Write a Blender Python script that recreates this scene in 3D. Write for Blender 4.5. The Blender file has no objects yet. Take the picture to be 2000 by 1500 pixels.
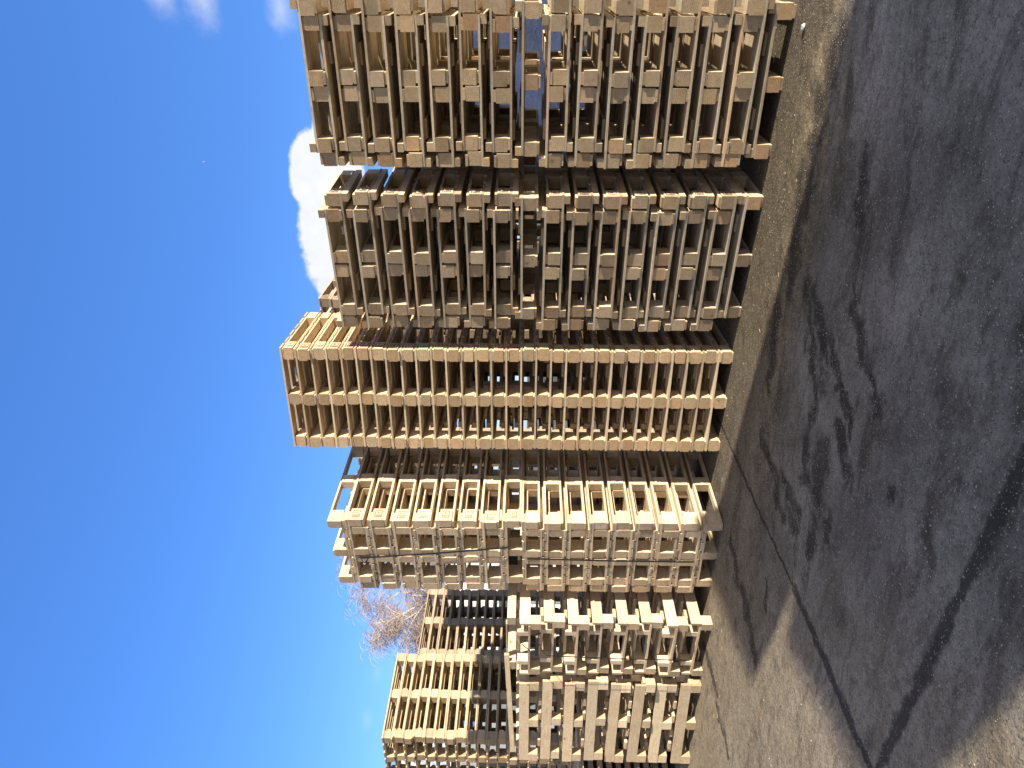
import bpy, bmesh, math, random
from mathutils import Vector, Matrix, Euler
R = math.radians
rnd = random.Random(7)
S = bpy.context.scene
COL = S.collection

# ------------------------------------------------------------------ camera
PITCH, ROLL, FPX, EYE = R(1.105), R(0.588), 1408.5, 1.65
cd = bpy.data.cameras.new('camera'); cam = bpy.data.objects.new('camera', cd); COL.objects.link(cam)
cd.sensor_width = 36; cd.lens = 36 * FPX / 2000; cd.clip_start = 0.05; cd.clip_end = 4000
F = Vector((0, math.cos(PITCH), math.sin(PITCH))); U = Vector((0, -math.sin(PITCH), math.cos(PITCH))); RT = Vector((1, 0, 0))
R2 = RT * math.cos(ROLL) + U * math.sin(ROLL); U2 = -RT * math.sin(ROLL) + U * math.cos(ROLL)
# the photograph was taken on its side: the world's up points to the left of the picture
m = Matrix((-U2, R2, -F)).transposed().to_4x4(); m.translation = (0, 0, EYE)
cam.matrix_world = m
S.camera = cam
S.render.resolution_x, S.render.resolution_y = 1024, 768

# ------------------------------------------------------------------ world, sun, exposure
SUN_EL, SUN_AZ = R(18), R(39.5)          # light travels to the left and away from the camera
tosun = Vector((math.cos(SUN_AZ) * math.cos(SUN_EL), -math.sin(SUN_AZ) * math.cos(SUN_EL), math.sin(SUN_EL)))
W = bpy.data.worlds.new("World"); S.world = W; W.use_nodes = True
nt = W.node_tree; nt.nodes.clear()
def N(nt, t, **k):
    n = nt.nodes.new(t)
    for a, b in k.items(): setattr(n, a, b)
    return n
def mth(nt, op, a, b=None, c=None, clamp=False):
    n = nt.nodes.new('ShaderNodeMath'); n.operation = op; n.use_clamp = clamp
    for i, v in enumerate((a, b, c)):
        if v is None: continue
        if isinstance(v, (int, float)): n.inputs[i].default_value = v
        else: nt.links.new(v, n.inputs[i])
    return n.outputs[0]
def vm(nt, op, a, b=None):
    n = nt.nodes.new('ShaderNodeVectorMath'); n.operation = op
    for i, v in enumerate((a, b)):
        if v is None: continue
        if isinstance(v, (tuple, list, Vector)): n.inputs[i].default_value = tuple(v)
        elif isinstance(v, (int, float)): n.inputs['Scale'].default_value = v
        else: nt.links.new(v, n.inputs[i])
    return n.outputs['Value'] if op in ('DOT_PRODUCT', 'LENGTH', 'DISTANCE') else n.outputs[0]
def mix(nt, f, a, b, typ='MIX'):
    n = nt.nodes.new('ShaderNodeMix'); n.data_type = 'RGBA'; n.blend_type = typ
    for s, v in ((0, f), (6, a), (7, b)):
        if isinstance(v, (int, float)): n.inputs[s].default_value = v
        elif isinstance(v, tuple): n.inputs[s].default_value = v + (1,) if len(v) == 3 else v
        else: nt.links.new(v, n.inputs[s])
    return n.outputs[2]
def noise(nt, vec, scale, detail=3, rough=.55, out='Fac', dist=0):
    n = nt.nodes.new('ShaderNodeTexNoise'); n.inputs['Scale'].default_value = scale
    n.inputs['Detail'].default_value = detail; n.inputs['Roughness'].default_value = rough; n.inputs['Distortion'].default_value = dist
    if vec is not None: nt.links.new(vec, n.inputs['Vector'])
    return n.outputs[out]
def mapr(nt, v, a, b, c=0, d=1, t='LINEAR'):
    n = nt.nodes.new('ShaderNodeMapRange'); n.interpolation_type = t
    for i, q in enumerate((v, a, b, c, d)):
        if isinstance(q, (int, float)): n.inputs[i].default_value = q
        else: nt.links.new(q, n.inputs[i])
    return n.outputs[0]

sky = N(nt, 'ShaderNodeTexSky', sky_type='NISHITA', sun_disc=False)
sky.sun_elevation = SUN_EL; sky.sun_rotation = math.atan2(tosun.x, tosun.y)
sky.air_density = 1.0; sky.dust_density = 0.3; sky.ozone_density = 2.5; sky.altitude = 300
SKY_STRENGTH = 0.15
hs = N(nt, 'ShaderNodeHueSaturation'); hs.inputs['Saturation'].default_value = 1.2; hs.inputs['Value'].default_value = 1.0
nt.links.new(sky.outputs[0], hs.inputs['Color'])
tc = N(nt, 'ShaderNodeTexCoord'); D = tc.outputs['Generated']
# clouds: soft shapes at fixed directions, broken up with noise
clouds = [  # direction, radius sideways, radius up, density
    ((.2193, .9416, .2556), .125, .048, 1.0), ((.2944, .9075, .246), .05, .034, 1.0), ((.1341, .9566, .2488), .06, .034, 1.0), ((.35, .9075, .232), .07, .028, 1.0),
    ((.2677, .9236, .2745), .06, .035, 1.0), 
    ((.4331, .8052, .4154), .03, .022, .42), ((.4401, .8204, .3758), .050, .030, .52), ((.4495, .8479, .2966), .05, .022, .5),
    ((-.3686, .9111, .1846), .018, .011, .16), ((-.4167, .8886, .1915), .02, .010, .13)]
nd = noise(nt, D, 9, 6, .6); nd2 = noise(nt, D, 32, 5, .6)
pert = mth(nt, 'ADD', mth(nt, 'MULTIPLY', mth(nt, 'SUBTRACT', nd, .5), 1.5), mth(nt, 'MULTIPLY', mth(nt, 'SUBTRACT', nd2, .5), .7))
mask = None; vpos = None
for d, ru, rv, dens in clouds:
    d = Vector(d).normalized(); a = Vector((d.y, -d.x, 0)).normalized(); b = a.cross(d).normalized()
    if b.z < 0: b = -b
    off = vm(nt, 'SUBTRACT', D, d)
    x = mth(nt, 'DIVIDE', vm(nt, 'DOT_PRODUCT', off, a), ru); y = mth(nt, 'DIVIDE', vm(nt, 'DOT_PRODUCT', off, b), rv)
    r = mth(nt, 'SQRT', mth(nt, 'ADD', mth(nt, 'MULTIPLY', x, x), mth(nt, 'MULTIPLY', y, y)))
    v = mth(nt, 'SUBTRACT', 1, r)
    v = mth(nt, 'ADD', v, mth(nt, 'MULTIPLY', pert, .55 if dens > .7 else 1.3))
    v = mapr(nt, v, 0.0, .18 if dens > .7 else 1.3, 0, dens, 'SMOOTHSTEP')
    front = mth(nt, 'GREATER_THAN', vm(nt, 'DOT_PRODUCT', D, d), .8)
    v = mth(nt, 'MULTIPLY', v, front)
    mask = v if mask is None else mth(nt, 'MAXIMUM', mask, v)
cshade = mix(nt, mapr(nt, mth(nt, 'ADD', mth(nt, 'MULTIPLY', nd, .6), mth(nt, 'MULTIPLY', nd2, .4)), .38, .62), (.40, .42, .46), (.475, .48, .49))
skyc = mix(nt, .40, vm(nt, 'MULTIPLY', vm(nt, 'SCALE', hs.outputs[0], SKY_STRENGTH), (.58, .67, .90)), (.054, .146, .43))
# unseen broken cloud added behind and above the camera to light the shade
sd = N(nt, 'ShaderNodeSeparateXYZ'); nt.links.new(D, sd.inputs[0])
back = mth(nt, 'MULTIPLY', mapr(nt, mth(nt, 'ADD', sd.outputs[1], mth(nt, 'MULTIPLY', sd.outputs[2], -.55)), .22, -.25, 0, 1, 'SMOOTHSTEP'), mapr(nt, noise(nt, D, 3.2, 5, .6), .38, .56, .12, 1, 'SMOOTHSTEP'))
skyc = mix(nt, back, skyc, (.33, .31, .29))
final = mix(nt, mask, skyc, cshade)
bg = N(nt, 'ShaderNodeBackground'); bg.inputs['Strength'].default_value = 1.0
nt.links.new(final, bg.inputs['Color'])
wo = N(nt, 'ShaderNodeOutputWorld'); nt.links.new(bg.outputs[0], wo.inputs['Surface'])

sl = bpy.data.lights.new('sun', 'SUN'); sl.energy = 5.0; sl.angle = R(0.55); sl.color = (1.0, .88, .70)
so = bpy.data.objects.new('sun', sl); COL.objects.link(so); so.rotation_euler = tosun.to_track_quat('Z', 'Y').to_euler()
S.view_settings.view_transform = 'Standard'; S.view_settings.look = 'None'; S.view_settings.gamma = 1
S.view_settings.exposure = 1.08
S.render.engine = 'CYCLES'
S.cycles.max_bounces = 6; S.cycles.diffuse_bounces = 4; S.cycles.glossy_bounces = 2

# ------------------------------------------------------------------ helpers
def tag(o, label=None, cat=None, group=None, kind=None):
    for k, v in (('label', label), ('category', cat), ('group', group), ('kind', kind)):
        if v: o[k] = v
    return o
def link_obj(name, me, parent=None, loc=(0, 0, 0), rot=(0, 0, 0)):
    o = bpy.data.objects.new(name, me); COL.objects.link(o)
    o.parent = parent; o.location = loc; o.rotation_euler = rot
    return o
def mesh_from(name, verts, faces, mat):
    me = bpy.data.meshes.new(name); me.from_pydata(verts, [], faces); me.update()
    if mat: me.materials.append(mat)
    return me
def box_vf(x0, x1, y0, y1, z0, z1):
    v = [(x, y, z) for z in (z0, z1) for y in (y0, y1) for x in (x0, x1)]
    f = [(0, 2, 3, 1), (4, 5, 7, 6), (0, 1, 5, 4), (2, 6, 7, 3), (0, 4, 6, 2), (1, 3, 7, 5)]
    return v, f
def multi(name, boxes, mat):
    V, Fc = [], []
    for b in boxes:
        v, f = box_vf(*b); n = len(V); V += v; Fc += [tuple(i + n for i in q) for q in f]
    return mesh_from(name, V, Fc, mat)
def prism(name, pts, axis, h, mat):
    """outline pts in the plane across `axis`, extruded +-h/2 along it"""
    n = len(pts); V = []
    for s in (-h / 2, h / 2):
        for a, b in pts:
            V.append((s, a, b) if axis == 'x' else (a, s, b) if axis == 'y' else (a, b, s))
    Fc = [tuple(range(n))[::-1], tuple(range(n, 2 * n))] + [(i, (i + 1) % n, n + (i + 1) % n, n + i) for i in range(n)]
    me = mesh_from(name, V, Fc, mat)
    bm = bmesh.new(); bm.from_mesh(me); bmesh.ops.recalc_face_normals(bm, faces=bm.faces); bm.to_mesh(me); bm.free()
    return me

# ------------------------------------------------------------------ materials
def new_mat(name, rough=.8):
    mt = bpy.data.materials.new(name); mt.use_nodes = True
    b = mt.node_tree.nodes['Principled BSDF']; b.inputs['Roughness'].default_value = rough
    b.inputs['Specular IOR Level'].default_value = .25
    return mt, mt.node_tree, b
def wood(name, axis, tones, endtone, dark=.0, ringc=.5, bark=0.0):
    mt, t, b = new_mat(name, .78)
    tcn = N(t, 'ShaderNodeTexCoord'); P = tcn.outputs['Object']; NR = tcn.outputs['Normal']
    oi = N(t, 'ShaderNodeObjectInfo'); rn = oi.outputs['Random']
    wn = N(t, 'ShaderNodeTexWhiteNoise', noise_dimensions='1D'); t.links.new(rn, wn.inputs['W'])
    rc = wn.outputs['Color']; rv = wn.outputs['Value']
    sp = N(t, 'ShaderNodeSeparateXYZ'); t.links.new(P, sp.inputs[0])
    ax = {'x': (1, 2, 0), 'y': (0, 2, 1), 'z': (0, 1, 2)}[axis]
    a, c, g = sp.outputs[ax[0]], sp.outputs[ax[1]], sp.outputs[ax[2]]
    sr = N(t, 'ShaderNodeSeparateColor'); t.links.new(rc, sr.inputs[0])
    # long stretched noise along the grain
    cm = N(t, 'ShaderNodeCombineXYZ')
    t.links.new(mth(t, 'ADD', a, mth(t, 'MULTIPLY', rn, 37)), cm.inputs[0]); t.links.new(mth(t, 'ADD', c, mth(t, 'MULTIPLY', rv, 11)), cm.inputs[1])
    t.links.new(mth(t, 'MULTIPLY', g, .09), cm.inputs[2])
    grain = noise(t, cm.outputs[0], 90, 4, .6)
    wav = noise(t, cm.outputs[0], 9, 2, .5)
    # growth rings round a pith somewhere in or beside the piece
    da = mth(t, 'SUBTRACT', a, mth(t, 'MULTIPLY', mth(t, 'SUBTRACT', sr.outputs[0], .5), .13))
    dc = mth(t, 'SUBTRACT', c, mth(t, 'MULTIPLY', mth(t, 'SUBTRACT', sr.outputs[1], .5), .16))
    rr = mth(t, 'SQRT', mth(t, 'ADD', mth(t, 'MULTIPLY', da, da), mth(t, 'MULTIPLY', dc, dc)))
    rr = mth(t, 'ADD', rr, mth(t, 'MULTIPLY', wav, .012))
    ring = mth(t, 'SINE', mth(t, 'MULTIPLY', rr, mth(t, 'ADD', 420, mth(t, 'MULTIPLY', sr.outputs[2], 420))))
    ring = mapr(t, ring, -1, 1)
    ramp = N(t, 'ShaderNodeValToRGB'); ramp.color_ramp.interpolation = 'LINEAR'
    el = ramp.color_ramp.elements
    while len(el) < len(tones): el.new(.5)
    for i, cc in enumerate(tones): el[i].position = i / (len(tones) - 1); el[i].color = cc + (1,)
    t.links.new(rn, ramp.inputs[0]); base = ramp.outputs[0]
    base = vm(t, 'SCALE', base, 1); base.node.inputs['Scale'].default_value = 1
    t.links.new(mapr(t, rv, 0, 1, .76, 1.08), base.node.inputs['Scale'])
    mo = noise(t, vm(t, 'ADD', P, rc), 38, 3, .6)
    base = mix(t, mapr(t, mo, .38, .66, 0, .42), base, mix(t, 1.0, base, (.70, .62, .52), 'MULTIPLY'))
    sn = N(t, 'ShaderNodeSeparateXYZ'); t.links.new(NR, sn.inputs[0])
    endf = mapr(t, mth(t, 'ABSOLUTE', sn.outputs[ax[2]]), .6, .9)
    col = mix(t, mth(t, 'MULTIPLY', mapr(t, grain, .42, .72), .5), base, mix(t, 1.0, base, (.62, .50, .38), 'MULTIPLY'))
    ringstr = mth(t, 'ADD', mth(t, 'MULTIPLY', endf, ringc * .42), ringc * .14)
    col = mix(t, mth(t, 'MULTIPLY', ring, ringstr), col, mix(t, 1.0, col, (.60, .44, .30), 'MULTIPLY'))
    ecol = mix(t, endf, col, mix(t, 1.0, col, endtone, 'MULTIPLY'))
    # fine saw fuzz and knots
    fz = noise(t, P, 260, 2, .7)
    ecol = mix(t, mth(t, 'MULTIPLY', mapr(t, fz, .35, .7), .35), ecol, mix(t, 1.0, ecol, (.6, .55, .5), 'MULTIPLY'))
    vo = N(t, 'ShaderNodeTexVoronoi'); vo.inputs['Scale'].default_value = 5.5
    cv = N(t, 'ShaderNodeCombineXYZ'); t.links.new(mth(t, 'ADD', a, mth(t, 'MULTIPLY', rn, 9)), cv.inputs[0]); t.links.new(c, cv.inputs[1]); t.links.new(mth(t, 'MULTIPLY', g, .55), cv.inputs[2])
    t.links.new(cv.outputs[0], vo.inputs['Vector'])
    kn = mapr(t, vo.outputs['Distance'], .04, .09, 1, 0)
    ecol = mix(t, mth(t, 'MULTIPLY', kn, .75), ecol, (.20, .10, .05))
    # weather stains
    st = noise(t, vm(t, 'ADD', P, rc), 4.5, 4, .6)
    ecol = mix(t, mth(t, 'MULTIPLY', mapr(t, st, .5, .75), .35 + dark), ecol, mix(t, 1.0, ecol, (.52, .47, .42), 'MULTIPLY'))
    if bark:
        bk = noise(t, cm.outputs[0], 30, 4, .7)
        ecol = mix(t, mth(t, 'MULTIPLY', mapr(t, bk, .56, .62), bark), ecol, (.10, .075, .05))
    t.links.new(ecol, b.inputs['Base Color'])
    bp = N(t, 'ShaderNodeBump'); bp.inputs['Strength'].default_value = .35; bp.inputs['Distance'].default_value = .003
    t.links.new(mth(t, 'ADD', mth(t, 'MULTIPLY', fz, .6), mth(t, 'MULTIPLY', grain, .8)), bp.inputs['Height'])
    t.links.new(bp.outputs[0], b.inputs['Normal'])
    return mt
TONES = {
    'aged': [(.68, .60, .44), (.76, .68, .51), (.60, .53, .39), (.78, .65, .46), (.48, .42, .31), (.76, .58, .38), (.74, .68, .54), (.66, .58, .42)],
    'mid': [(.72, .61, .43), (.78, .67, .49), (.64, .52, .36), (.78, .61, .41), (.72, .64, .48), (.74, .57, .38)],
    'fresh': [(.76, .66, .48), (.80, .70, .52), (.71, .59, .42), (.82, .69, .49), (.75, .66, .50), (.76, .60, .42)],
    'grey': [(.46, .39, .29), (.52, .44, .33), (.40, .34, .26), (.54, .43, .30), (.44, .40, .32)],
    'weath': [(.60, .49, .33), (.68, .55, .37), (.42, .36, .27), (.70, .58, .40), (.48, .41, .31)],
}
ENDT = {'aged': (.86, .78, .68), 'mid': (.86, .80, .72), 'fresh': (.86, .82, .77), 'grey': (.85, .82, .8), 'weath': (.85, .8, .72)}
WM = {}
for k in TONES:
    for a in 'xyz':
        WM[k, a] = wood('wood_%s_%s' % (k, a), a, TONES[k], ENDT[k], dark={'aged': .12, 'grey': .2, 'weath': .2}.get(k, 0),
                        ringc={'aged': .9, 'mid': .8, 'fresh': .45, 'grey': .4, 'weath': .4}[k])
BARK = wood('wood_bark_edge', 'x', TONES['weath'], ENDT['weath'], .2, .4, .6)
def plain(name, col, rough=.8, spec=.25, bump=None):
    mt, t, b = new_mat(name, rough); b.inputs['Specular IOR Level'].default_value = spec
    n = noise(t, N(t, 'ShaderNodeTexCoord').outputs['Object'], bump or 6, 5, .6)
    t.links.new(mix(t, mapr(t, n, .3, .7), tuple(c * .8 for c in col), col), b.inputs['Base Color'])
    return mt
INK = plain('stamp_ink', (.07, .025, .012))
STRAP = plain('strap_plastic', (.015, .016, .018), .35, .5)
WHITE = plain('white_render', (.72, .72, .70)); DARK = plain('dark_opening', (.02, .02, .022))
REDM = plain('red_trim', (.35, .05, .04)); GREYW = plain('grey_cladding', (.22, .25, .29)); BLUEP = plain('blue_panel', (.05, .16, .42))
TARPM = None

# ------------------------------------------------------------------ pallet parts (meshes cached and shared)
cache = {}
def board(kind, axis, sx, sy, sz, tone, mat=None):
    key = (kind, axis, round(sx, 4), round(sy, 4), round(sz, 4), tone, mat.name if mat else 0)
    if key not in cache:
        e = .0004
        cache[key] = multi(kind, [(-sx / 2, sx / 2, -sy / 2, sy / 2, -sz / 2 + e, sz / 2 - e)], mat or WM[tone, axis])
    return cache[key]
def wane(kind, sx, sy, sz, tone, v):
    """block whose rounded bark edge shows: outline across x"""
    key = ('wane', kind, round(sx, 4), round(sy, 4), round(sz, 4), tone, v)
    if key not in cache:
        a, b, e = sy / 2, sz / 2 - .0004, .3
        c = sy * e; d = sz * (.25 + .1 * v)
        if v == 0: pts = [(-a, -b), (a, -b), (a, b - d), (a - c * .35, b - d * .4), (a - c, b), (-a, b)]
        elif v == 1: pts = [(-a, -b), (a - c, -b), (a - c * .3, -b + d * .4), (a, -b + d), (a, b - d), (a - c * .3, b - d * .4), (a - c, b), (-a, b)]
        else: pts = [(-a, -b), (a - c, -b), (a - c * .3, -b + d * .5), (a, -b + d), (a, b), (-a, b)]
        cache[key] = prism(kind, pts, 'x', sx, WM[tone, 'y'])
    return cache[key]
def cutblock(kind, sx, sy, sz, tone, v):
    key = ('cut', kind, round(sx, 4), round(sy, 4), round(sz, 4), tone, v)
    if key not in cache:
        a, b = sx / 2, sz / 2 - .0004; c = .018
        pts = {0: [(-a + c, -b), (a, -b), (a, b), (-a, b), (-a, -b + c * .7)], 1: [(-a, -b), (a, -b), (a, b), (-a + c * 1.1, b), (-a, b - c)]}[v]
        cache[key] = prism(kind, pts, 'y', sy, WM[tone, 'y'])
    return cache[key]
def stamp_mesh():
    if 'stamp' in cache: return cache['stamp']
    # burnt-in treatment mark lying in the y/z plane, text running along z
    w, h, tk = .080, .060, .005; B = []
    def r(y0, y1, z0, z1): B.append((0, .0006, y0, y1, z0, z1))
    r(-w / 2, w / 2, -h / 2, -h / 2 + tk * .8); r(-w / 2, w / 2, h / 2 - tk * .8, h / 2); r(-w / 2, -w / 2 + tk, -h / 2 + tk, h / 2 - tk); r(w / 2 - tk, w / 2, -h / 2 + tk, h / 2 - tk)
    r(-.014, -.0112, -h / 2 + tk, h / 2 - tk)
    z = -h / 2 + .008                                                     # row of heavy letters
    for wd, bars in ((.006, 2), (.005, 1), (.007, 3), (.005, 2), (.006, 2)):
        r(-.031, -.018, z, z + .0026)
        if bars > 1: r(-.021, -.018, z + .0026, z + wd)
        if bars > 2: r(-.031, -.028, z + .0026, z + wd)
        z += wd + .0028
    z = -.012
    for q in range(3):
        r(-.006 + q * .011, -.001 + q * .011, z + q * .006, z + .003 + q * .006)
    r(.006, .026, .008, .011); r(.006, .009, -.004, .008); r(.018, .021, -.006, .008)
    cache['stamp'] = multi('treatment_mark', B, INK)
    return cache['stamp']

def spec_nest(W_, D_, tone):
    """pallet with three runners of blocks, cross boards and raised laths (stored in nested pairs)"""
    P = []
    for x in (-1, 0, 1):
        cx = x * (W_ / 2 - .047)
        P.append(('bottom_board', 'y', (cx + .004, 0, .009), (.076, D_ - .006, .018)))
        for y in (-1, 1): P.append(('block', 'y', (cx, y * (D_ / 2 - .056), .0635), (.094, .11, .091)))
    bw = .114
    for y0 in (0, .121, .242, D_ - bw): P.append(('cross_board', 'x', (0, -D_ / 2 + bw / 2 + y0, .117), (W_ - .002, bw, .016)))
    for x in (-1, 1):
        P.append(('edge_lath', 'y', (x * (W_ / 2 - .030), 0, .146), (.058, D_ - .002, .042)))
        P.append(('deck_board', 'y', (x * (W_ / 2 - .235), .03, .134), (.135, D_ - .12, .018)))
    return P, .125
def spec_C(W_, D_, tone):
    P = []
    for x in (-1, 0, 1):
        cx = x * (W_ / 2 - .052)
        P.append(('bottom_board', 'y', (cx, 0, .0075), (.082, D_ - .004, .015)))
        P.append(('stringer_board', 'y', (cx, 0, .098), (.084, D_ - .004, .016)))
        for y in (-1, 1): P.append(('block', 'y', (cx, y * (D_ / 2 - .066), .0525), (.104, .13, .075)))
    for i in range(6): P.append(('deck_board', 'x', (0, -D_ / 2 + .05 + i * (D_ - .1) / 5, .1135), (W_, .1, .0150)))
    for x in (-1, 1):
        P.append(('edge_lath', 'y', (x * .315, .05, .1464), (.05, D_ - .2, .05)))
        P.append(('top_board', 'y', (x * .215, .05, .131), (.12, D_ - .2, .017)))
    return P, .121
def spec_D(W_, D_, tone):
    P = []
    for x in (-1, 0, 1):
        cx = x * (W_ / 2 - .038)
        P.append(('bottom_board', 'y', (cx + .003, 0, .009), (.066, D_ - .004, .018)))
        for y, l in ((-1, .14), (0, .10), (1, .14)): P.append(('block', 'y', (cx, y * (D_ / 2 - .071), .0695), (.076, l, .103)))
    for y in (-1, 0, 1): P.append(('cross_board', 'x', (0, y * (D_ / 2 - .05), .1295), (W_ - .002, .1, .017)))
    n = 7; bw = .092
    for i in range(n): P.append(('deck_board', 'y', (-W_ / 2 + bw / 2 + i * (W_ - bw) / (n - 1), 0, .1465), (bw, D_ - .003, .017)))
    return P, .155
def spec_E(W_, D_, tone, rot=False):
    """deep pallet: tall side planks along y standing on cross boards, blocks below"""
    P = []
    for x in (-1, 1):
        P.append(('side_plank', 'y', (x * (W_ / 2 - .012), 0, .1385), (.024, D_, .094)))
        for y in (-1, 0, 1):
            P.append(('block', 'y', (x * (W_ / 2 - .04), y * (D_ / 2 - .05), .0457), (.078, .096, .0905)))
        for y in (-1, 1):
            P.append(('post', 'z', (x * (W_ / 2 - .15), y * (D_ / 2 - .055), .160), (.05, .085, .097)))
    for i in range(4): P.append(('cross_board', 'x', (0, -D_ / 2 + .05 + i * (D_ - .1) / 3, .101), (W_ - .05, .1, .019)))
    for i in range(5): P.append(('deck_board', 'x', (0, -D_ / 2 + .16 + i * (D_ - .32) / 4, .2), (W_ - .12, .095, .027)))
    return P, .214
def spec_euro(W_, D_, tone):
    P = []
    for x in (-1, 0, 1):
        cx = x * (W_ / 2 - .05)
        P.append(('bottom_board', 'y', (cx, 0, .008), (.095, D_, .016)))
        P.append(('cross_board', 'x', (0, x * (D_ / 2 - .06), .098), (W_ - .004, .098, .016)))
        for y in (-1, 0, 1): P.append(('block', 'w', (cx, y * (D_ / 2 - .06), .053), (.099, .12, .074)))
    for i in range(6): P.append(('deck_board', 'y', (-W_ / 2 + .049 + i * (W_ - .098) / 5, 0, .114), (.098, D_ - .002, .016)))
    return P, .122

ORD = 'first second third fourth fifth sixth seventh eighth ninth tenth eleventh twelfth thirteenth fourteenth fifteenth sixteenth seventeenth eighteenth nineteenth twentieth'.split()
TENS = {2: 'twenty', 3: 'thirty'}
def ordinal(i):
    if i <= 20: return ORD[i - 1]
    t, u = divmod(i, 10)
    return ('thirtieth' if i == 30 else TENS[t] + '-' + ORD[u - 1])
def pallet(spec, H, origin, yaw, sdx, sdy, W_, D_, z, inv, tone, label, group, tilt=0, stamp=False, jit=1.0, turn=0):
    """one pallet: Empty at its base, every board and block a child mesh"""
    ca, sa = math.cos(-yaw), math.sin(-yaw)
    lx, ly = sdx - W_ / 2 + rnd.uniform(-.004, .004) * jit, sdy + D_ / 2 + rnd.uniform(-.005, .005) * jit
    root = bpy.data.objects.new('wooden_pallet', None); COL.objects.link(root); root.empty_display_size = .2
    root.location = (origin[0] + ca * lx - sa * ly, origin[1] + sa * lx + ca * ly, z)
    root.rotation_euler = (rnd.uniform(-.002, .002) * jit, tilt + rnd.uniform(-.003, .003) * jit, -yaw + rnd.uniform(-.006, .006) * jit + turn)
    tag(root, label, 'pallet', group)
    for kind, ax, c, s in spec:
        x, y, zz = c; sx, sy, sz = s
        rot = (0, 0, 0)
        if inv: x, zz, rot = -x, H - zz, (0, math.pi, 0)
        j = .0035 * jit
        if kind == 'block' and ax == 'w':
            me = wane('block', sx, sy, sz, tone, rnd.choice((0, 1, 2))) if rnd.random() < .5 else board('block', 'y', sx, sy, sz, tone)
        elif kind == 'block' and rnd.random() < .1: me = cutblock('block', sx, sy, sz, tone, rnd.randrange(2))
        else: me = board(kind, ax, sx, sy, sz, tone)
        if ax == 'y' or kind == 'block': off = (rnd.uniform(-j, j) * .7, rnd.uniform(-j, j), 0)
        elif ax == 'x': off = (rnd.uniform(-j, j), rnd.uniform(-j, j) * .6, 0)
        else: off = (0, 0, 0)
        tw = rnd.uniform(-.004, .004) * jit if ax in 'xy' and kind != 'block' else rnd.uniform(-.02, .02) * jit if kind == 'block' else 0
        o = link_obj(kind, me, root, (x + off[0], y + off[1], zz), (rot[0], rot[1], tw))
        if stamp and kind == 'block' and x > W_ * .3 and y < -D_ * .3:
            fx = sx / 2 + .0008
            link_obj('treatment_mark', stamp_mesh(), o, (-fx if inv else fx, .004, 0), (0, math.pi, 0) if inv else (0, 0, 0))
    return root

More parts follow.
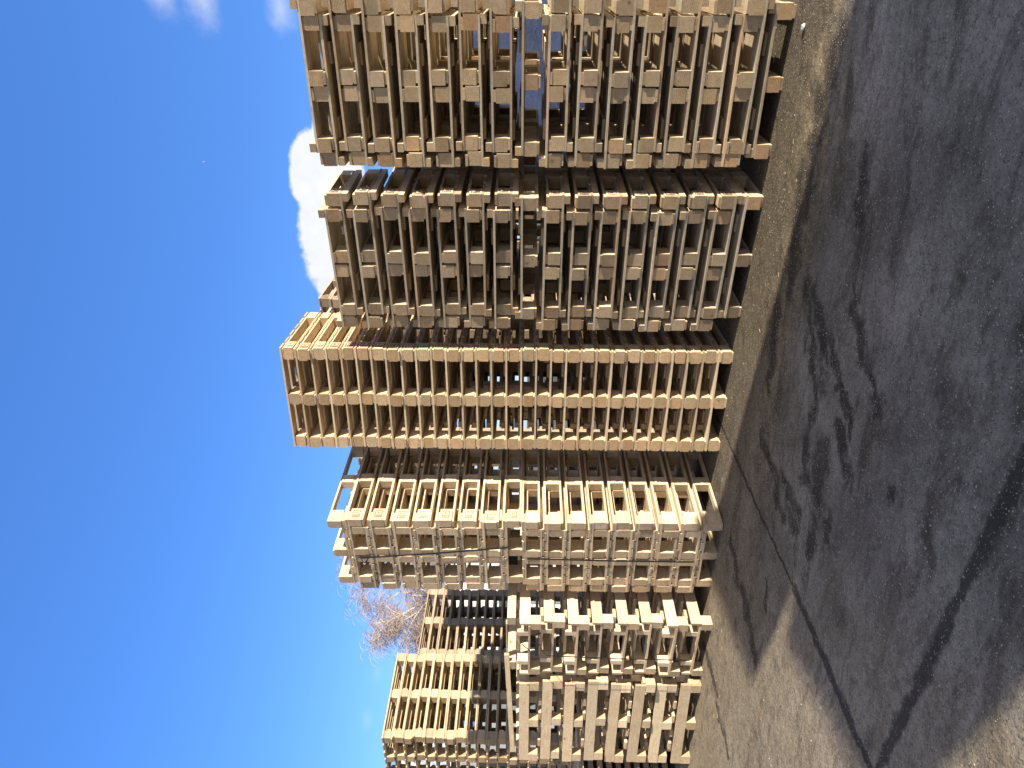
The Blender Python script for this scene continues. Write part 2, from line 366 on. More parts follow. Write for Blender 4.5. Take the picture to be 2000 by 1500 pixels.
# ------------------------------------------------------------------ ground
def ground_mat():
    mt, t, b = new_mat('yard_surface', .9)
    P = N(t, 'ShaderNodeNewGeometry').outputs['Position']
    sp = N(t, 'ShaderNodeSeparateXYZ'); t.links.new(P, sp.inputs[0]); X, Y = sp.outputs[0], sp.outputs[1]
    # coordinates along / across the row of stacks
    c, s = math.cos(R(156)), math.sin(R(156))
    al = mth(t, 'ADD', mth(t, 'MULTIPLY', X, c), mth(t, 'MULTIPLY', Y, s)); ac = mth(t, 'SUBTRACT', mth(t, 'MULTIPLY', Y, c), mth(t, 'MULTIPLY', X, s))
    cm = N(t, 'ShaderNodeCombineXYZ'); t.links.new(mth(t, 'MULTIPLY', al, .45), cm.inputs[0]); t.links.new(ac, cm.inputs[1])
    big = noise(t, P, .9, 5, .6); streak = noise(t, cm.outputs[0], 3.4, 7, .68, dist=.6); fine = noise(t, P, 55, 4, .75); mid = noise(t, P, 7, 5, .65)
    col = mix(t, mapr(t, big, .35, .65), (.118, .108, .095), (.37, .34, .295))
    col = mix(t, mth(t, 'MULTIPLY', mapr(t, streak, .49, .66, 0, 1, 'SMOOTHSTEP'), .82), col, (.062, .049, .037))
    col = mix(t, mth(t, 'MULTIPLY', mapr(t, mid, .55, .75), .45), col, (.26, .22, .175))
    # dusty, sandy strip in front of the stacks
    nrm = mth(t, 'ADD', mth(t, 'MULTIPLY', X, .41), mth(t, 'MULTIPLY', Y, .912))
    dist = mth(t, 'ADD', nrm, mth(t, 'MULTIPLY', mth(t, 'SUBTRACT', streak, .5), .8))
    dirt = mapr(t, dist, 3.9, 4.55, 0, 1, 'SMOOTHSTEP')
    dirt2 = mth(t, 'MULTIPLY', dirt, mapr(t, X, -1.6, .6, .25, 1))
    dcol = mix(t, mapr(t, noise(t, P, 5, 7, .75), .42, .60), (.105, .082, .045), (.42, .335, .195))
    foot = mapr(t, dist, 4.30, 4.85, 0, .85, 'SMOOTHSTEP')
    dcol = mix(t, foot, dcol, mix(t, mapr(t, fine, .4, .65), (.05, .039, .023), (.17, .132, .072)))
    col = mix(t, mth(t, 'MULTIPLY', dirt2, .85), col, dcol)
    col = mix(t, mth(t, 'MULTIPLY', mapr(t, mid, .3, .6, .3, .62), mapr(t, mth(t, 'ADD', X, mth(t, 'MULTIPLY', Y, .12)), -.2, -1.3, 0, 1, 'SMOOTHSTEP')), col, (.43, .35, .235))  # sunlit warmth and brightness painted into the left of the yard
    grime = noise(t, cm.outputs[0], 9, 6, .7, dist=.8)
    col = mix(t, mth(t, 'MULTIPLY', mapr(t, grime, .5, .66, 0, 1, 'SMOOTHSTEP'), .55), col, (.055, .045, .032))
    m2 = noise(t, P, 24, 4, .7)
    col = mix(t, mapr(t, m2, .38, .62, 0, .62), col, mix(t, 1.0, col, (.52, .50, .48), 'MULTIPLY'))
    speck = noise(t, P, 210, 2, .8)
    col = mix(t, mapr(t, speck, .60, .70, 0, .7), col, (.50, .45, .37))
    # worn stains, each with a place and shape of its own
    pn = vm(t, 'ADD', P, vm(t, 'SCALE', vm(t, 'SUBTRACT', noise(t, P, 6, 5, .65, 'Color'), (.5, .5, .5)), .34))
    st = None
    for x0, y0, x1, y1, r in STAINS:
        a = Vector((x0, y0, 0)); ab = Vector((x1 - x0, y1 - y0, 0)); L2 = ab.length_squared or 1
        pa = vm(t, 'SUBTRACT', pn, a)
        h = mth(t, 'DIVIDE', vm(t, 'DOT_PRODUCT', pa, ab), L2, clamp=True)
        sc = N(t, 'ShaderNodeVectorMath', operation='SCALE'); sc.inputs[0].default_value = ab; t.links.new(h, sc.inputs['Scale'])
        d = vm(t, 'SUBTRACT', pa, sc.outputs[0]); fl = vm(t, 'MULTIPLY', d, (1, 1, 0))
        v = mapr(t, vm(t, 'LENGTH', fl), r * .35, r * 1.7, 1, 0, 'SMOOTHSTEP')
        st = v if st is None else mth(t, 'MAXIMUM', st, v)
    col = mix(t, mth(t, 'MULTIPLY', st, mapr(t, mid, .3, .65, .62, 1.0)), col, (.036, .030, .025))
    # slab joints: dark damp lines with ragged edges
    pj = vm(t, 'ADD', P, vm(t, 'SCALE', vm(t, 'SUBTRACT', noise(t, P, 9, 5, .7, 'Color'), (.5, .5, .5)), .10))
    groove = None
    for (x0, y0, x1, y1, w, lo, hi) in JOINTS:
        d = Vector((x1 - x0, y1 - y0, 0)).normalized(); n = Vector((-d.y, d.x, 0))
        rel = vm(t, 'SUBTRACT', pj, (x0, y0, 0)); dd = mth(t, 'ABSOLUTE', vm(t, 'DOT_PRODUCT', rel, n)); ll = vm(t, 'DOT_PRODUCT', rel, d)
        wv = mapr(t, noise(t, P, 2.2, 3), .3, .7, w * .45, w * 1.9)
        v = mapr(t, mth(t, 'DIVIDE', dd, wv), .45, 1.15, 1, 0, 'SMOOTHSTEP')
        v = mth(t, 'MULTIPLY', v, mth(t, 'MULTIPLY', mth(t, 'GREATER_THAN', ll, lo), mth(t, 'LESS_THAN', ll, hi)))
        groove = v if groove is None else mth(t, 'MAXIMUM', groove, v)
    col = mix(t, mth(t, 'MULTIPLY', groove, .82), col, (.022, .019, .017))
    # aggregate: pale and dark stone chips
    vo = N(t, 'ShaderNodeTexVoronoi'); vo.inputs['Scale'].default_value = 115; t.links.new(P, vo.inputs['Vector'])
    vs = N(t, 'ShaderNodeSeparateColor'); t.links.new(vo.outputs['Color'], vs.inputs[0])
    chip = mth(t, 'MULTIPLY', mapr(t, vo.outputs['Distance'], .30, .42, 1, 0), mth(t, 'GREATER_THAN', vs.outputs[0], .74))
    chipd = mth(t, 'MULTIPLY', mapr(t, vo.outputs['Distance'], .35, .5, 1, 0), mth(t, 'LESS_THAN', vs.outputs[0], .22))
    col = mix(t, mth(t, 'MULTIPLY', chip, mth(t, 'MULTIPLY', vs.outputs[1], .95)), col, (.62, .56, .47))
    col = mix(t, mth(t, 'MULTIPLY', chipd, .7), col, (.04, .036, .032))
    vo2 = N(t, 'ShaderNodeTexVoronoi'); vo2.inputs['Scale'].default_value = 34; t.links.new(P, vo2.inputs['Vector'])
    v2 = N(t, 'ShaderNodeSeparateColor'); t.links.new(vo2.outputs['Color'], v2.inputs[0])
    chip2 = mth(t, 'MULTIPLY', mapr(t, vo2.outputs['Distance'], .13, .2, 1, 0), mth(t, 'GREATER_THAN', v2.outputs[0], .72))
    col = mix(t, mth(t, 'MULTIPLY', chip2, .8), col, (.60, .53, .42))
    col = mix(t, mapr(t, fine, .34, .66, 0, .62), col, mix(t, 1.0, col, (.5, .5, .5), 'MULTIPLY'))
    t.links.new(col, b.inputs['Base Color'])
    h = mth(t, 'ADD', mth(t, 'MULTIPLY', fine, .5), mth(t, 'ADD', mth(t, 'MULTIPLY', mth(t, 'ADD', chip, mth(t, 'MULTIPLY', chip2, 1.5)), .35), mth(t, 'MULTIPLY', mid, 1.2)))
    h = mth(t, 'SUBTRACT', h, mth(t, 'MULTIPLY', groove, .8))
    bp = N(t, 'ShaderNodeBump'); bp.inputs['Strength'].default_value = 1.0; bp.inputs['Distance'].default_value = .018
    t.links.new(h, bp.inputs['Height']); t.links.new(bp.outputs[0], b.inputs['Normal'])
    return mt
STAINS = [(0.41,3.69,0.28,3.60,0.050),(0.29,3.63,0.04,3.49,0.045),(0.04,3.49,-0.10,3.42,0.040),(0.51,3.69,0.40,3.65,0.015),(0.59,4.29,-0.01,4.16,0.050),(0.58,4.18,0.16,4.02,0.050),(0.30,3.96,-0.01,3.83,0.030),(0.10,3.83,-0.27,3.67,0.030),(-0.35,4.05,-0.59,4.08,0.100),(-0.10,4.16,-0.53,4.30,0.050),(-0.20,3.82,-0.45,3.72,0.050),(-0.34,5.04,-0.68,4.73,0.050),(-0.43,4.94,-0.83,4.63,0.040),(1.19,3.54,0.83,3.61,0.035),(1.90,3.87,1.44,4.13,0.080),(1.31,4.35,0.63,4.54,0.080),(1.62,4.13,1.03,4.34,0.060),(0.52,4.76,-0.02,4.95,0.050),(-0.78,4.50,-0.86,4.44,0.040),(-0.77,4.14,-0.99,4.21,0.050),(-0.70,3.94,-0.85,3.97,0.040),(-1.24,5.76,-1.53,5.61,0.050),(-1.53,5.48,-1.95,5.16,0.060),(-2.37,6.62,-2.59,6.17,0.040),(-2.72,6.16,-2.95,5.77,0.030),(-1.31,4.96,-1.48,4.92,0.030),(-0.36,3.13,-0.38,3.13,0.010),(-0.57,4.64,-0.78,4.37,0.040),(-0.47,3.28,-0.51,3.26,0.020)]
JOINTS = [(-.33, 6.12, -1.22, 4.46, .013, -.3, 1.9), (-1.22, 4.46, -1.8, 3.45, .033, 0, 5), (-.24, 2.42, -1.66, 3.31, .034, -2.5, 1.93)]
gm = mesh_from('yard_ground', [(-900, -900, 0), (900, -900, 0), (900, 900, 0), (-900, 900, 0)], [(0, 1, 2, 3)], ground_mat())
tag(link_obj('yard_ground', gm), kind='structure')
# loose stones
V, Fc = [], []
for i in range(900):
    x = rnd.uniform(-4.5, 2.6); y = rnd.uniform(2.2, 6.4); r = rnd.choice((.0022, .003, .003, .004, .0055))
    n = len(V); hgt = r * rnd.uniform(.5, .9); k = rnd.randrange(5, 7); a0 = rnd.random() * 6
    V += [(x + r * rnd.uniform(.7, 1.3) * math.cos(a0 + q * 6.283 / k), y + r * rnd.uniform(.7, 1.3) * math.sin(a0 + q * 6.283 / k), 0) for q in range(k)]
    V += [(x + r * .55 * math.cos(a0 + q * 6.283 / k), y + r * .55 * math.sin(a0 + q * 6.283 / k), hgt) for q in range(k)]
    Fc += [(n + q, n + (q + 1) % k, n + k + (q + 1) % k, n + k + q) for q in range(k)] + [tuple(n + k + q for q in range(k))]
tag(link_obj('gravel', mesh_from('gravel', V, Fc, plain('stone', (.36, .33, .28), bump=40))), 'loose pale gravel scattered on the yard', 'gravel', kind='stuff')

V, Fc = [], []
for i in range(220):                                  # splinters and bark crumbs at the foot of the stacks
    q = rnd.uniform(-4.2, 2.2); x = q; y = 5.35 - .42 * (q - .2) + rnd.gauss(-.25, .22)
    a = rnd.uniform(0, 3.14); L = rnd.choice((.002, .003, .005, .008, .016)); w_ = rnd.uniform(.0008, .0022); h_ = rnd.uniform(.001, .003)
    vv, ff = box_vf(-L, L, -w_, w_, 0, h_); n = len(V)
    V += [(x + c * math.cos(a) - d * math.sin(a), y + c * math.sin(a) + d * math.cos(a), e) for c, d, e in vv]; Fc += [tuple(k + n for k in f) for f in ff]
tag(link_obj('wood_litter', mesh_from('wood_litter', V, Fc, WM['grey', 'x'])), 'pale splinters and crumbs scattered at the foot of the stacks', 'wood litter', kind='stuff')

# ------------------------------------------------------------------ the row of stacks (origin = right front corner on the ground)
def lab(i, n, what, stack, inv=None):
    pos = 'bottom' if i == 1 else 'topmost' if i == n else ordinal(i) + ' from bottom'
    ori = '' if inv is None else (' upside down' if inv else ' deck up')
    return '%s pallet%s, %s in %s' % (what, ori, pos, stack)

def nested_stack(org, yaw, W_, D_, tone, shU, shI, shU2, shI2, base_shift, what, stack, group, stampI=False, jit=1.6, upper=7):
    spec, H = spec_nest(W_, D_, tone); z = 0; seq = []
    seq.append((z, False, base_shift))
    for k in range(7):
        seq.append((z + .185, True, shI)); z += .201; seq.append((z, False, shU))
    z += .167; seq.append((z, False, (shU2 + shI2) / 2 + .03))
    for k in range(upper):
        seq.append((z + .185, True, shI2)); z += .201; seq.append((z, False, shU2))
    n = len(seq)
    for i, (zz, inv, sh) in enumerate(seq):
        pallet(spec, H, org, yaw, sh, 0, W_, D_, zz, inv, tone, lab(i + 1, n, what, stack, inv), group, stamp=stampI and inv, jit=jit)
# A: rightmost stack
nested_stack((2.390, 4.452), .540, .938, .53, 'aged', -.101, 0, 0, -.101, -.03, 'pale brown nested', 'the rightmost stack', 'pallets of the nearest stack', jit=1.6)
# B
nested_stack((1.239, 5.122), .600, .972, .53, 'aged', -.01, .105, 0, .113, .105, 'brown nested', 'second stack from the right', 'pallets of the second stack from the right', True)
# two lower nested stacks directly behind
nested_stack((2.390 + .60 * math.sin(.54), 4.452 + .60 * math.cos(.54)), .540, .938, .53, 'aged', -.09, .01, .01, -.09, -.03, 'brown nested', 'the stack behind the rightmost', 'pallets of the stack behind the rightmost', jit=2, upper=5)
nested_stack((1.239 + .62 * math.sin(.60), 5.122 + .62 * math.cos(.60)), .600, .972, .53, 'aged', -.01, .10, .01, .10, .09, 'brown nested', 'the stack behind second from right', 'pallets of the stack behind the second from right', jit=2, upper=5)
# C
spec, H = spec_C(.926, .81, 'mid')
for i in range(30):
    pallet(spec, H, (.2665, 5.765), .460, 0, 0, .915, .81, i * .1213, False, 'mid', lab(i + 1, 30, 'pine block', 'the tallest stack'), 'pallets of the tallest stack', stamp=i > 13)
# D
spec, H = spec_D(.75, 1.08, 'fresh'); z = 0; seq = [(0, False, 0)]
for k in range(8): seq += [(z + .155, True, -.0835)]; z += .189; seq += [(z, False, 0)]
z += .155
seq += [(z, False, .01)]
for k in range(7): seq += [(z + .155, True, -.0835)]; z += .189; seq += [(z, False, 0)]
seq += [(z + .155, True, -.02)]
for i, (zz, inv, sh) in enumerate(seq):
    pallet(spec, H, (-1.143, 5.982), .58, sh, 0, .75, 1.08, zz, inv, 'fresh', lab(i + 1, len(seq), 'fresh pine', 'the strapped sunlit stack', inv),
           'pallets of the strapped sunlit stack', tilt=-.018, stamp=(not inv and i > 16), jit=1.3)
# E
spec, H = spec_E(.70, 1.12, 'fresh')
for i in range(8):
    s = i % 2
    pallet(spec, H, (-2.073, 6.292), .56, -.0 if s else -.03, .03 if not s else -.01, .70, 1.12, .0 + i * .214, False, 'fresh',
           lab(i + 1, 8, 'deep pine', 'the low strapped stack'), 'deep pallets seen end on', jit=2)
# F : same pallets turned a quarter, plank towards the camera
specF, H = spec_E(.76, 1.08, 'fresh')
specF = [(k, {'y': 'x', 'x': 'y', 'z': 'z'}[a], (y, x, z), (sy, sx, sz)) for k, a, (x, y, z), (sx, sy, sz) in specF]
for i in range(8):
    s = i % 2
    pallet(specF, H, (-2.762, 6.735), .462, .03 if not s else -.02, -.05 if not s else -.02, 1.08, .76, i * .214, False, 'fresh',
           lab(i + 1, 8, 'deep pine', 'low leftmost stack with planks in front'), 'deep pallets with planks facing front', jit=2)
# second row behind
se, HE = spec_euro(.8, 1.2, 'grey')
def euro_stack(org, yaw, n, tone, what, stack, group, stamp=False, z0=0):
    s, h = spec_euro(.8, 1.2, tone)
    for i in range(n):
        pallet(s, h, org, yaw, 0, 0, .8, 1.2, z0 + i * h, False, tone, lab(i + 1, n, what, stack), group, stamp=stamp and i > n - 4, jit=1.8)
euro_stack((-4.14, 8.38), .52, 27, 'weath', 'bark-edged wooden', 'the sunlit far left rear stack', 'pallets of the far left rear stack')
euro_stack((-3.62, 9.55), .52, 25, 'grey', 'grey weathered', 'the grey stack below the birch', 'pallets of the grey rear stack')
euro_stack((.90, 7.75), .50, 32, 'grey', 'old grey', 'tall stack behind the tallest one', 'pallets of the tall grey stack behind the row', True)
# more pallets deep behind the row, glimpsed only through gaps (beyond the 300 that show largest)
V, Fc = [], []
sm, hm = spec_euro(.8, 1.2, 'grey')
for org, yaw, n in (((4.3, 7.3), .50, 10), ((-.85, 8.1), .50, 29), ((-.02, 8.5), .50, 23), ((1.90, 7.9), .50, 24), ((-1.9, 9.3), .50, 10)):
    ca, sa = math.cos(-yaw), math.sin(-yaw)
    for i in range(n):
        jx, jy = rnd.uniform(-.01, .01), rnd.uniform(-.01, .01)
        for kind, ax, c, sz in sm:
            v, f = box_vf(*[q for d in range(3) for q in (c[d] - sz[d] / 2 + .0004, c[d] + sz[d] / 2 - .0004)]); b0 = len(V)
            for x, y, z in v:
                x += jx - .4; y += jy + .6
                V.append((org[0] + ca * x - sa * y, org[1] + sa * x + ca * y, z + i * hm))
            Fc += [tuple(b0 + q for q in g) for g in f]
tag(link_obj('rear_pallets', mesh_from('rear_pallets', V, Fc, WM['grey', 'y'])), 'dull grey pallets stacked deep behind the row, glimpsed through gaps', 'pallets', kind='stuff')

# a pale stone lying at the foot of the nearest stack
bm = bmesh.new(); bmesh.ops.create_icosphere(bm, subdivisions=2, radius=.02)
for v in bm.verts: v.co *= rnd.uniform(.78, 1.15); v.co.z *= .6; v.co.y *= 1.25
me = bpy.data.meshes.new('stone'); bm.to_mesh(me); bm.free(); me.materials.append(plain('pale_stone', (.62, .60, .57)))
tag(link_obj('stone', me, None, (2.16, 4.36, .010)), 'small pale stone on the ground at the foot of the rightmost stack', 'stone')

# ------------------------------------------------------------------ straps
def frame_pt(org, yaw, a, d, z):       # a metres left of the right front corner, d metres deep
    return Vector((org[0] - a * math.cos(yaw) + d * math.sin(yaw), org[1] + a * math.sin(yaw) + d * math.cos(yaw), z))
def ribbon(name, pts, w, t, side, label, cat, group=None, mat=None):
    """flat strap: width w along `side`, thickness t"""
    side = side.normalized(); V = []; Fc = []
    for i, p in enumerate(pts):
        d = (pts[min(i + 1, len(pts) - 1)] - pts[max(i - 1, 0)]).normalized(); n = d.cross(side).normalized(); s2 = n.cross(d).normalized()
        for a, b in ((-1, -1), (1, -1), (1, 1), (-1, 1)): V.append(p + s2 * (a * w / 2) + n * (b * t / 2))
        if i: k = 4 * (i - 1); Fc += [(k + q, k + (q + 1) % 4, k + 4 + (q + 1) % 4, k + 4 + q) for q in range(4)]
    Fc += [(3, 2, 1, 0), tuple(len(V) - 4 + q for q in range(4))]
    o = link_obj(name, mesh_from(name, V, Fc, mat or STRAP)); tag(o, label, cat, group); return o
oD, yD = (-1.143, 5.982), .58
fd = Vector((-math.cos(yD), math.sin(yD), 0))
ribbon('packing_strap', [frame_pt(oD, yD, .44, .05, 3.12), frame_pt(oD, yD, .43, -.022, 3.06), frame_pt(oD, yD, .36, -.022, 2.4), frame_pt(oD, yD, .285, -.018, 1.80), frame_pt(oD, yD, .265, .02, 1.765)], .018, .002, fd,
       'black strap slanting down the upper bundle of the sunlit stack', 'strap', 'packing straps')
pts = [frame_pt(oD, yD, .43 + .03 * math.sin(q * .6), -.02 - .03 * math.sin(q * .5), 3.06 - .012 * q) for q in range(9)]
ribbon('strap_end', pts, .012, .002, fd, 'loose curled strap end near the top of the sunlit stack', 'strap end')
ribbon('packing_strap', [frame_pt(oD, yD, .425, .06, 1.66), frame_pt(oD, yD, .42, -.012, 1.62), frame_pt(oD, yD, .43, -.014, .9), frame_pt(oD, yD, .43, -.012, .20), frame_pt(oD, yD, .43, .06, .155)], .016, .002, fd,
       'black strap down the lower bundle of the sunlit stack', 'strap', 'packing straps')
oE, yE = (-2.073, 6.292), .56
ribbon('packing_strap', [frame_pt(oE, yE, .33, .0, 1.50), frame_pt(oE, yE, .34, -.085, 1.44), frame_pt(oE, yE, .36, -.09, .8), frame_pt(oE, yE, .37, -.085, .17), frame_pt(oE, yE, .37, .04, .1)], .012, .002, fd,
       'thin black strap down the low stack of deep pallets', 'strap', 'packing straps')
for k in range(3):
    pts = [frame_pt(oE, yE, .30 - .05 * k + .012 * q, .0 + .02 * q * (k - 1), 1.66 - .03 * q - .02 * k) for q in range(6)]
    ribbon('strap_end', pts, .014, .002, fd, ('upper', 'middle', 'lower')[k] + ' of the loose strap tails inside the low strapped stack', 'strap end', 'loose strap tails')
# loose battens on top of the low stacks
def batten(org, yaw, a0, d0, z0, a1, d1, z1, w, h, label, tone='fresh', name='batten'):
    p, q = frame_pt(org, yaw, a0, d0, z0), frame_pt(org, yaw, a1, d1, z1); L = (q - p).length
    me = board(name, 'x', L, w, h, tone)
    o = link_obj(name, me, None, (p + q) / 2); o.rotation_euler = (q - p).to_track_quat('X', 'Z').to_euler()
    tag(o, label, 'batten', 'loose battens on the low stacks')
oF, yF = (-2.762, 6.735), .462
batten(oF, yF, -.35, -.02, 1.80, .95, -.03, 1.745, .03, .045, 'long thin batten lying across the leftmost low stack')
batten(oE, yE, .02, .02, 1.755, .02, .6, 1.755, .09, .075, 'short pine batten on the right edge of the low strapped stack')
batten(oE, yE, .60, .0, 1.755, .60, .55, 1.755, .10, .075, 'short pine batten on the left edge of the low strapped stack')
batten(oE, yE, .10, .08, 1.80, .70, .08, 1.80, .05, .012, 'thin lath bridging the top of the low strapped stack')

# ------------------------------------------------------------------ things behind
def tarp():
    mt, t, b = new_mat('tarp', .55)
    P = N(t, 'ShaderNodeTexCoord').outputs['Object']
    n = noise(t, P, 3, 5, .6, dist=1.2)
    t.links.new(mix(t, n, (.24, .32, .52), (.34, .43, .64)), b.inputs['Base Color'])
    bp = N(t, 'ShaderNodeBump'); bp.inputs['Strength'].default_value = .8; bp.inputs['Distance'].default_value = .05
    t.links.new(noise(t, P, 5, 5, .55, dist=2.5), bp.inputs['Height']); t.links.new(bp.outputs[0], b.inputs['Normal'])
    nx, nz = 40, 26; V = []; Fc = []
    for side, yy in ((0, 0), (1, 1.3)):
        for j in range(nz + 1):
            for i in range(nx + 1):
                w = .03 * math.sin(i * .9 + j * .3 + side) + .02 * math.sin(i * .37 - j * .8)
                V.append((i / nx * 3.4, yy + (-w if side == 0 else w), j / nz * 2.55 - (.04 * math.sin(i * .5) if j == nz else 0)))
    M = (nx + 1) * (nz + 1)
    for j in range(nz):
        for i in range(nx):
            k = j * (nx + 1) + i; Fc += [(k, k + 1, k + nx + 2, k + nx + 1), (M + k + 1, M + k, M + k + nx + 1, M + k + nx + 2)]
    top = nz * (nx + 1)
    Fc += [(top + i, top + i + 1, M + top + i + 1, M + top + i) for i in range(nx)]
    for i in (0, nx):
        for j in range(nz):
            k = j * (nx + 1) + i; Fc.append((k, k + nx + 1, M + k + nx + 1, M + k))
    me = mesh_from('tarp', V, Fc, mt)
    o = link_obj('tarp_covered_load', me, None, (2.6, 10.8, 0), (0, 0, R(-41)))
    tag(o, 'pale blue tarpaulin over a load, seen through gaps in the rightmost stack', 'tarpaulin')
tarp()
# plank pile at far left beside the low stack
root = bpy.data.objects.new('plank_pile', None); COL.objects.link(root); root.location = (-5.0, 8.0, 0); root.rotation_euler = (0, 0, -.46)
tag(root, 'pile of sawn planks low at the far left edge behind the leftmost stack', 'plank pile')
for k in range(40):
    r_, c_ = divmod(k, 4)
    link_obj('plank', board('plank', 'y', .24, 1.5, .055, 'weath'), root, (.26 * c_ + rnd.uniform(-.01, .01), rnd.uniform(-.02, .02), .11 + r_ * .1))
for r_ in range(10):
    for y in (-.6, .6): link_obj('spacer', board('spacer', 'x', 1.05, .05, .043, 'grey'), root, (.39, y, .06 + r_ * .1))
# white house with dark openings
def building(name, label, loc, rz, parts):
    root = bpy.data.objects.new(name, None); COL.objects.link(root); root.location = loc; root.rotation_euler = (0, 0, rz)
    tag(root, label, 'building')
    for nm, bx, mt in parts:
        link_obj(nm, multi(nm, bx, mt), root)
    return root
def corr():
    mt, t, b = new_mat('corrugated_sheet', .45); b.inputs['Metallic'].default_value = .0
    P = N(t, 'ShaderNodeTexCoord').outputs['Object']
    w = N(t, 'ShaderNodeTexWave'); w.inputs['Scale'].default_value = 1.6; t.links.new(P, w.inputs['Vector'])
    t.links.new(mix(t, w.outputs['Fac'], (.30, .36, .42), (.62, .70, .78)), b.inputs['Base Color'])
    return mt
CORR = corr()
tri = prism('gable', [(-2.6, 0), (2.6, 0), (0, .5)], 'y', .3, WHITE)
h1 = building('house', 'white rendered house with dark windows behind the rear stacks', (-5.9, 21.5, 0), .12,
              [('wall', [(-2.6, 2.6, 0, 6, 0, 3.3)], WHITE), ('window', [(-1.9, -1.1, -.03, 0, 1.1, 2.2)], DARK), ('window', [(.5, 1.3, -.03, 0, 1.1, 2.2)], DARK),
               ('door', [(-.6, .2, -.03, 0, 0, 2.05)], GREYW), ('canopy', [(-2.4, 2.4, -1.2, -.04, 2.35, 2.42)], CORR)])
g = link_obj('gable', tri, h1, (0, .16, 3.3))
rf = prism('roof', [(-2.9, -.05), (0, .56), (2.9, -.05), (2.9, .08), (0, .70), (-2.9, .12)], 'y', 6.6, plain('pale_roof', (.45, .45, .44)))
link_obj('roof', rf, h1, (0, 3.3, 3.3))
h2 = building('warehouse', 'grey warehouse with corrugated roof and red edging at far left', (-13.5, 19.5, 0), .25,
              [('wall', [(-5, 4.2, 0, 8, 0, 3.6)], GREYW), ('doorway', [(-2.2, 3.0, -.04, 0, 0, 2.9)], DARK), ('panel', [(3.6, 4.15, -.05, 0, 2.9, 3.5)], BLUEP)])
rp = mesh_from('roof', [(-5.3, -.5, 3.6), (4.5, -.5, 3.6), (4.5, 4, 5.6), (-5.3, 4, 5.6), (-5.3, -.5, 3.7), (4.5, -.5, 3.7), (4.5, 4, 5.7), (-5.3, 4, 5.7), (-5.3, 8.5, 3.6), (4.5, 8.5, 3.6)],
               [(0, 1, 2, 3)[::-1], (4, 5, 6, 7), (0, 4, 7, 3), (1, 2, 6, 5), (0, 1, 5, 4), (3, 2, 9, 8), (7, 6, 9, 8)], CORR)
link_obj('roof', rp, h2)
link_obj('verge_trim', mesh_from('verge_trim', [(4.5, -.55, 3.55), (4.62, -.55, 3.55), (4.62, 4, 5.62), (4.5, 4, 5.62), (4.5, -.55, 3.78), (4.62, -.55, 3.78), (4.62, 4, 5.84), (4.5, 4, 5.84)],
         [(3, 2, 1, 0), (4, 5, 6, 7), (0, 1, 5, 4), (1, 2, 6, 5), (2, 3, 7, 6), (3, 0, 4, 7)], REDM), h2)
link_obj('ridge_trim', multi('ridge_trim', [(-5.3, 4.62, 3.9, 4.1, 5.7, 5.84)], REDM), h2)

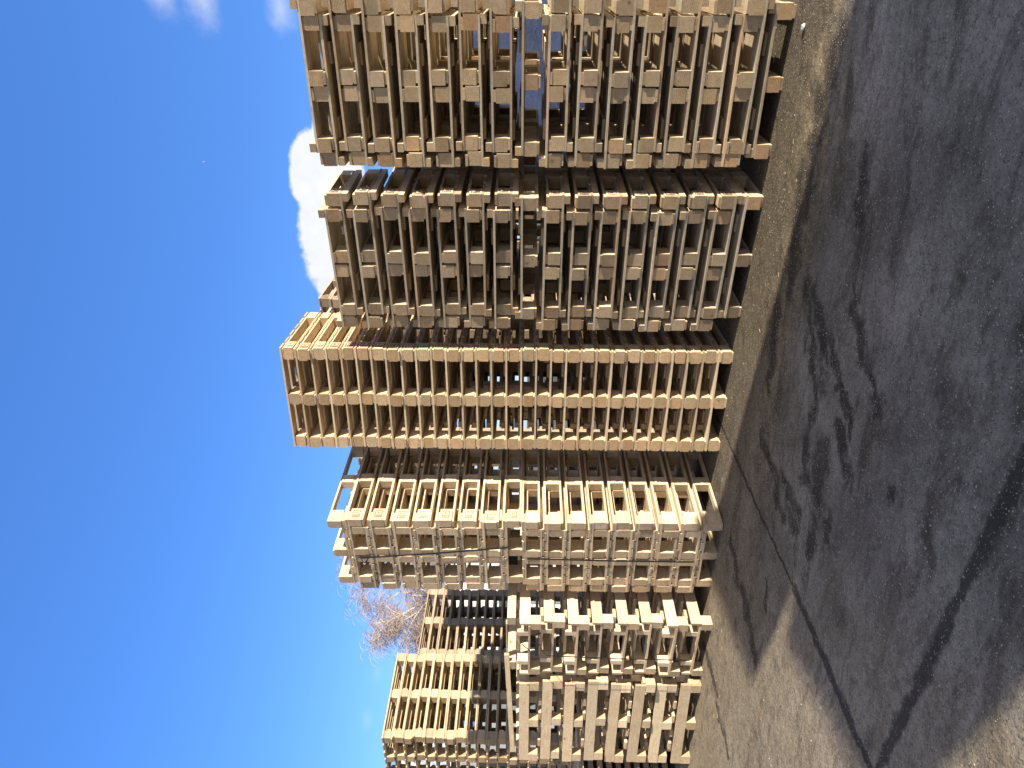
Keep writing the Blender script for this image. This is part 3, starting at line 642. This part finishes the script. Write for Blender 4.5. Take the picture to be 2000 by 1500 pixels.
# ------------------------------------------------------------------ birch
def birch(base, H_, seed):
    rr = random.Random(seed)
    root = bpy.data.objects.new('birch_tree', None); COL.objects.link(root); root.location = base
    tag(root, 'bare birch tree with white limbs and drooping twigs behind the grey stack', 'tree')
    TV, TF, WV, WF = [], [], [], []
    def tube(V, Fc, pts, r0, r1, k=5):
        n0 = len(V)
        for i, p in enumerate(pts):
            d = (pts[min(i + 1, len(pts) - 1)] - pts[max(i - 1, 0)]).normalized()
            a = d.cross(Vector((.3, .9, .2))).normalized(); b = d.cross(a); r = r0 + (r1 - r0) * i / (len(pts) - 1)
            V += [p + (a * math.cos(q * 6.283 / k) + b * math.sin(q * 6.283 / k)) * r for q in range(k)]
            if i: m_ = n0 + (i - 1) * k; Fc += [(m_ + q, m_ + (q + 1) % k, m_ + k + (q + 1) % k, m_ + k + q) for q in range(k)]
    def path(p, d, L, n, wob, droop):
        pts = [p.copy()]
        for i in range(n):
            d = (d + Vector((rr.uniform(-wob, wob), rr.uniform(-wob, wob), rr.uniform(-wob, wob) - droop * (i / n)))).normalized()
            p = p + d * (L / n); pts.append(p.copy())
        return pts, d
    def limb(p, d, L, r, lvl):
        pts, dd = path(p, d, L, 7, .16, .03 if lvl < 2 else .12)
        tube(*((TV, TF) if lvl < 3 else (WV, WF)), pts, r, r * .35, 6 if lvl == 0 else 4)
        if lvl < 3:
            nb = (13, 7, 6)[lvl]
            for i in range(nb):
                t_ = rr.uniform(.3 if lvl else .28, 1.0); q = pts[int(t_ * 7)]
                a = rr.uniform(0, 6.283); out = Vector((math.cos(a), math.sin(a), rr.uniform(.25, .95)))
                nd_ = (d * .55 + out.normalized() * .85).normalized()
                limb(q, nd_, L * rr.uniform(.46, .66) * (1.2 - .42 * t_), r * (.40 if lvl == 0 else .38), lvl + 1)
        if lvl >= 1:
            for i in range(10 if lvl < 3 else 12):
                q = pts[rr.randrange(2, 8)]
                a = rr.uniform(0, 6.283); o = Vector((math.cos(a), math.sin(a), rr.uniform(-.3, .7))).normalized()
                tp, _ = path(q, o, rr.uniform(.25, .75), 5, .2, .75)
                tube(WV, WF, tp, .0055, .003, 3)
    limb(Vector((0, 0, 0)), Vector((-.06, 0, 1)), H_, .12, 0)
    mt, t, b = new_mat('birch_bark', .7)
    n = noise(t, N(t, 'ShaderNodeTexCoord').outputs['Object'], 8, 4, .7)
    t.links.new(mix(t, mapr(t, n, .55, .62), (.62, .58, .50), (.12, .10, .08)), b.inputs['Base Color'])
    link_obj('trunk', mesh_from('trunk', TV, TF, mt), root)
    link_obj('crown', mesh_from('crown', WV, WF, plain('twig', (.38, .31, .28))), root)
birch((-7.2, 23.5, 0), 5.45, 5)

# ------------------------------------------------------------------ moon
V = []; n = 14
for s in (-.5, .5):
    for i in range(n + 1):
        a = -1.25 + 2.5 * i / n; V.append((math.sin(a) * .8, s * .1, math.cos(a) * .8))
    for i in range(n + 1):
        a = 1.25 - 2.5 * i / n; V.append((math.sin(a) * .78, s * .1, math.cos(a) * .45 + .1))
k = 2 * (n + 1)
Fm = [tuple(range(k)), tuple(range(2 * k - 1, k - 1, -1))] + [(i, (i + 1) % k, k + (i + 1) % k, k + i) for i in range(k)]
mo = link_obj('moon', mesh_from('moon', V, Fm, plain('moon_rock', (.8, .8, .8))), None, Vector((.2679, .8776, .3976)) * 420 + Vector((0, 0, EYE)))
mo.rotation_euler = (0, R(60), R(-17)); mo.scale = (.75,) * 3
tag(mo, 'tiny white daytime moon high in the blue sky', 'moon')

# ------------------------------------------------------------------ tall stacks out of frame that shade the near ground
nv = Vector((.63, .777, 0)); sv = Vector((-.777, .63, 0))
def caster(nc, sc, w, d, rot, h, label):
    root = bpy.data.objects.new('board_stack', None); COL.objects.link(root)
    c = nv * nc + sv * sc; root.location = (c.x, c.y, 0); root.rotation_euler = (0, 0, math.atan2(nv.y, nv.x) + rot)
    tag(root, label, 'board stack', 'tall board stacks that shade the yard')
    k = int(h / .15)
    for i in range(k):
        link_obj('board_layer', board('board_layer', 'x', w, d, h / k, 'mid'), root, (rnd.uniform(-.015, .015), rnd.uniform(-.02, .02), (i + .5) * h / k))
caster(1.90, -6.5, 1.36, .48, R(22), 3.3, 'tall stack of boards whose shadow covers the near ground')
caster(3.34, -5.2, 1.36, .5, R(20), 3.3, 'tall stack of boards whose shadow runs along the row')
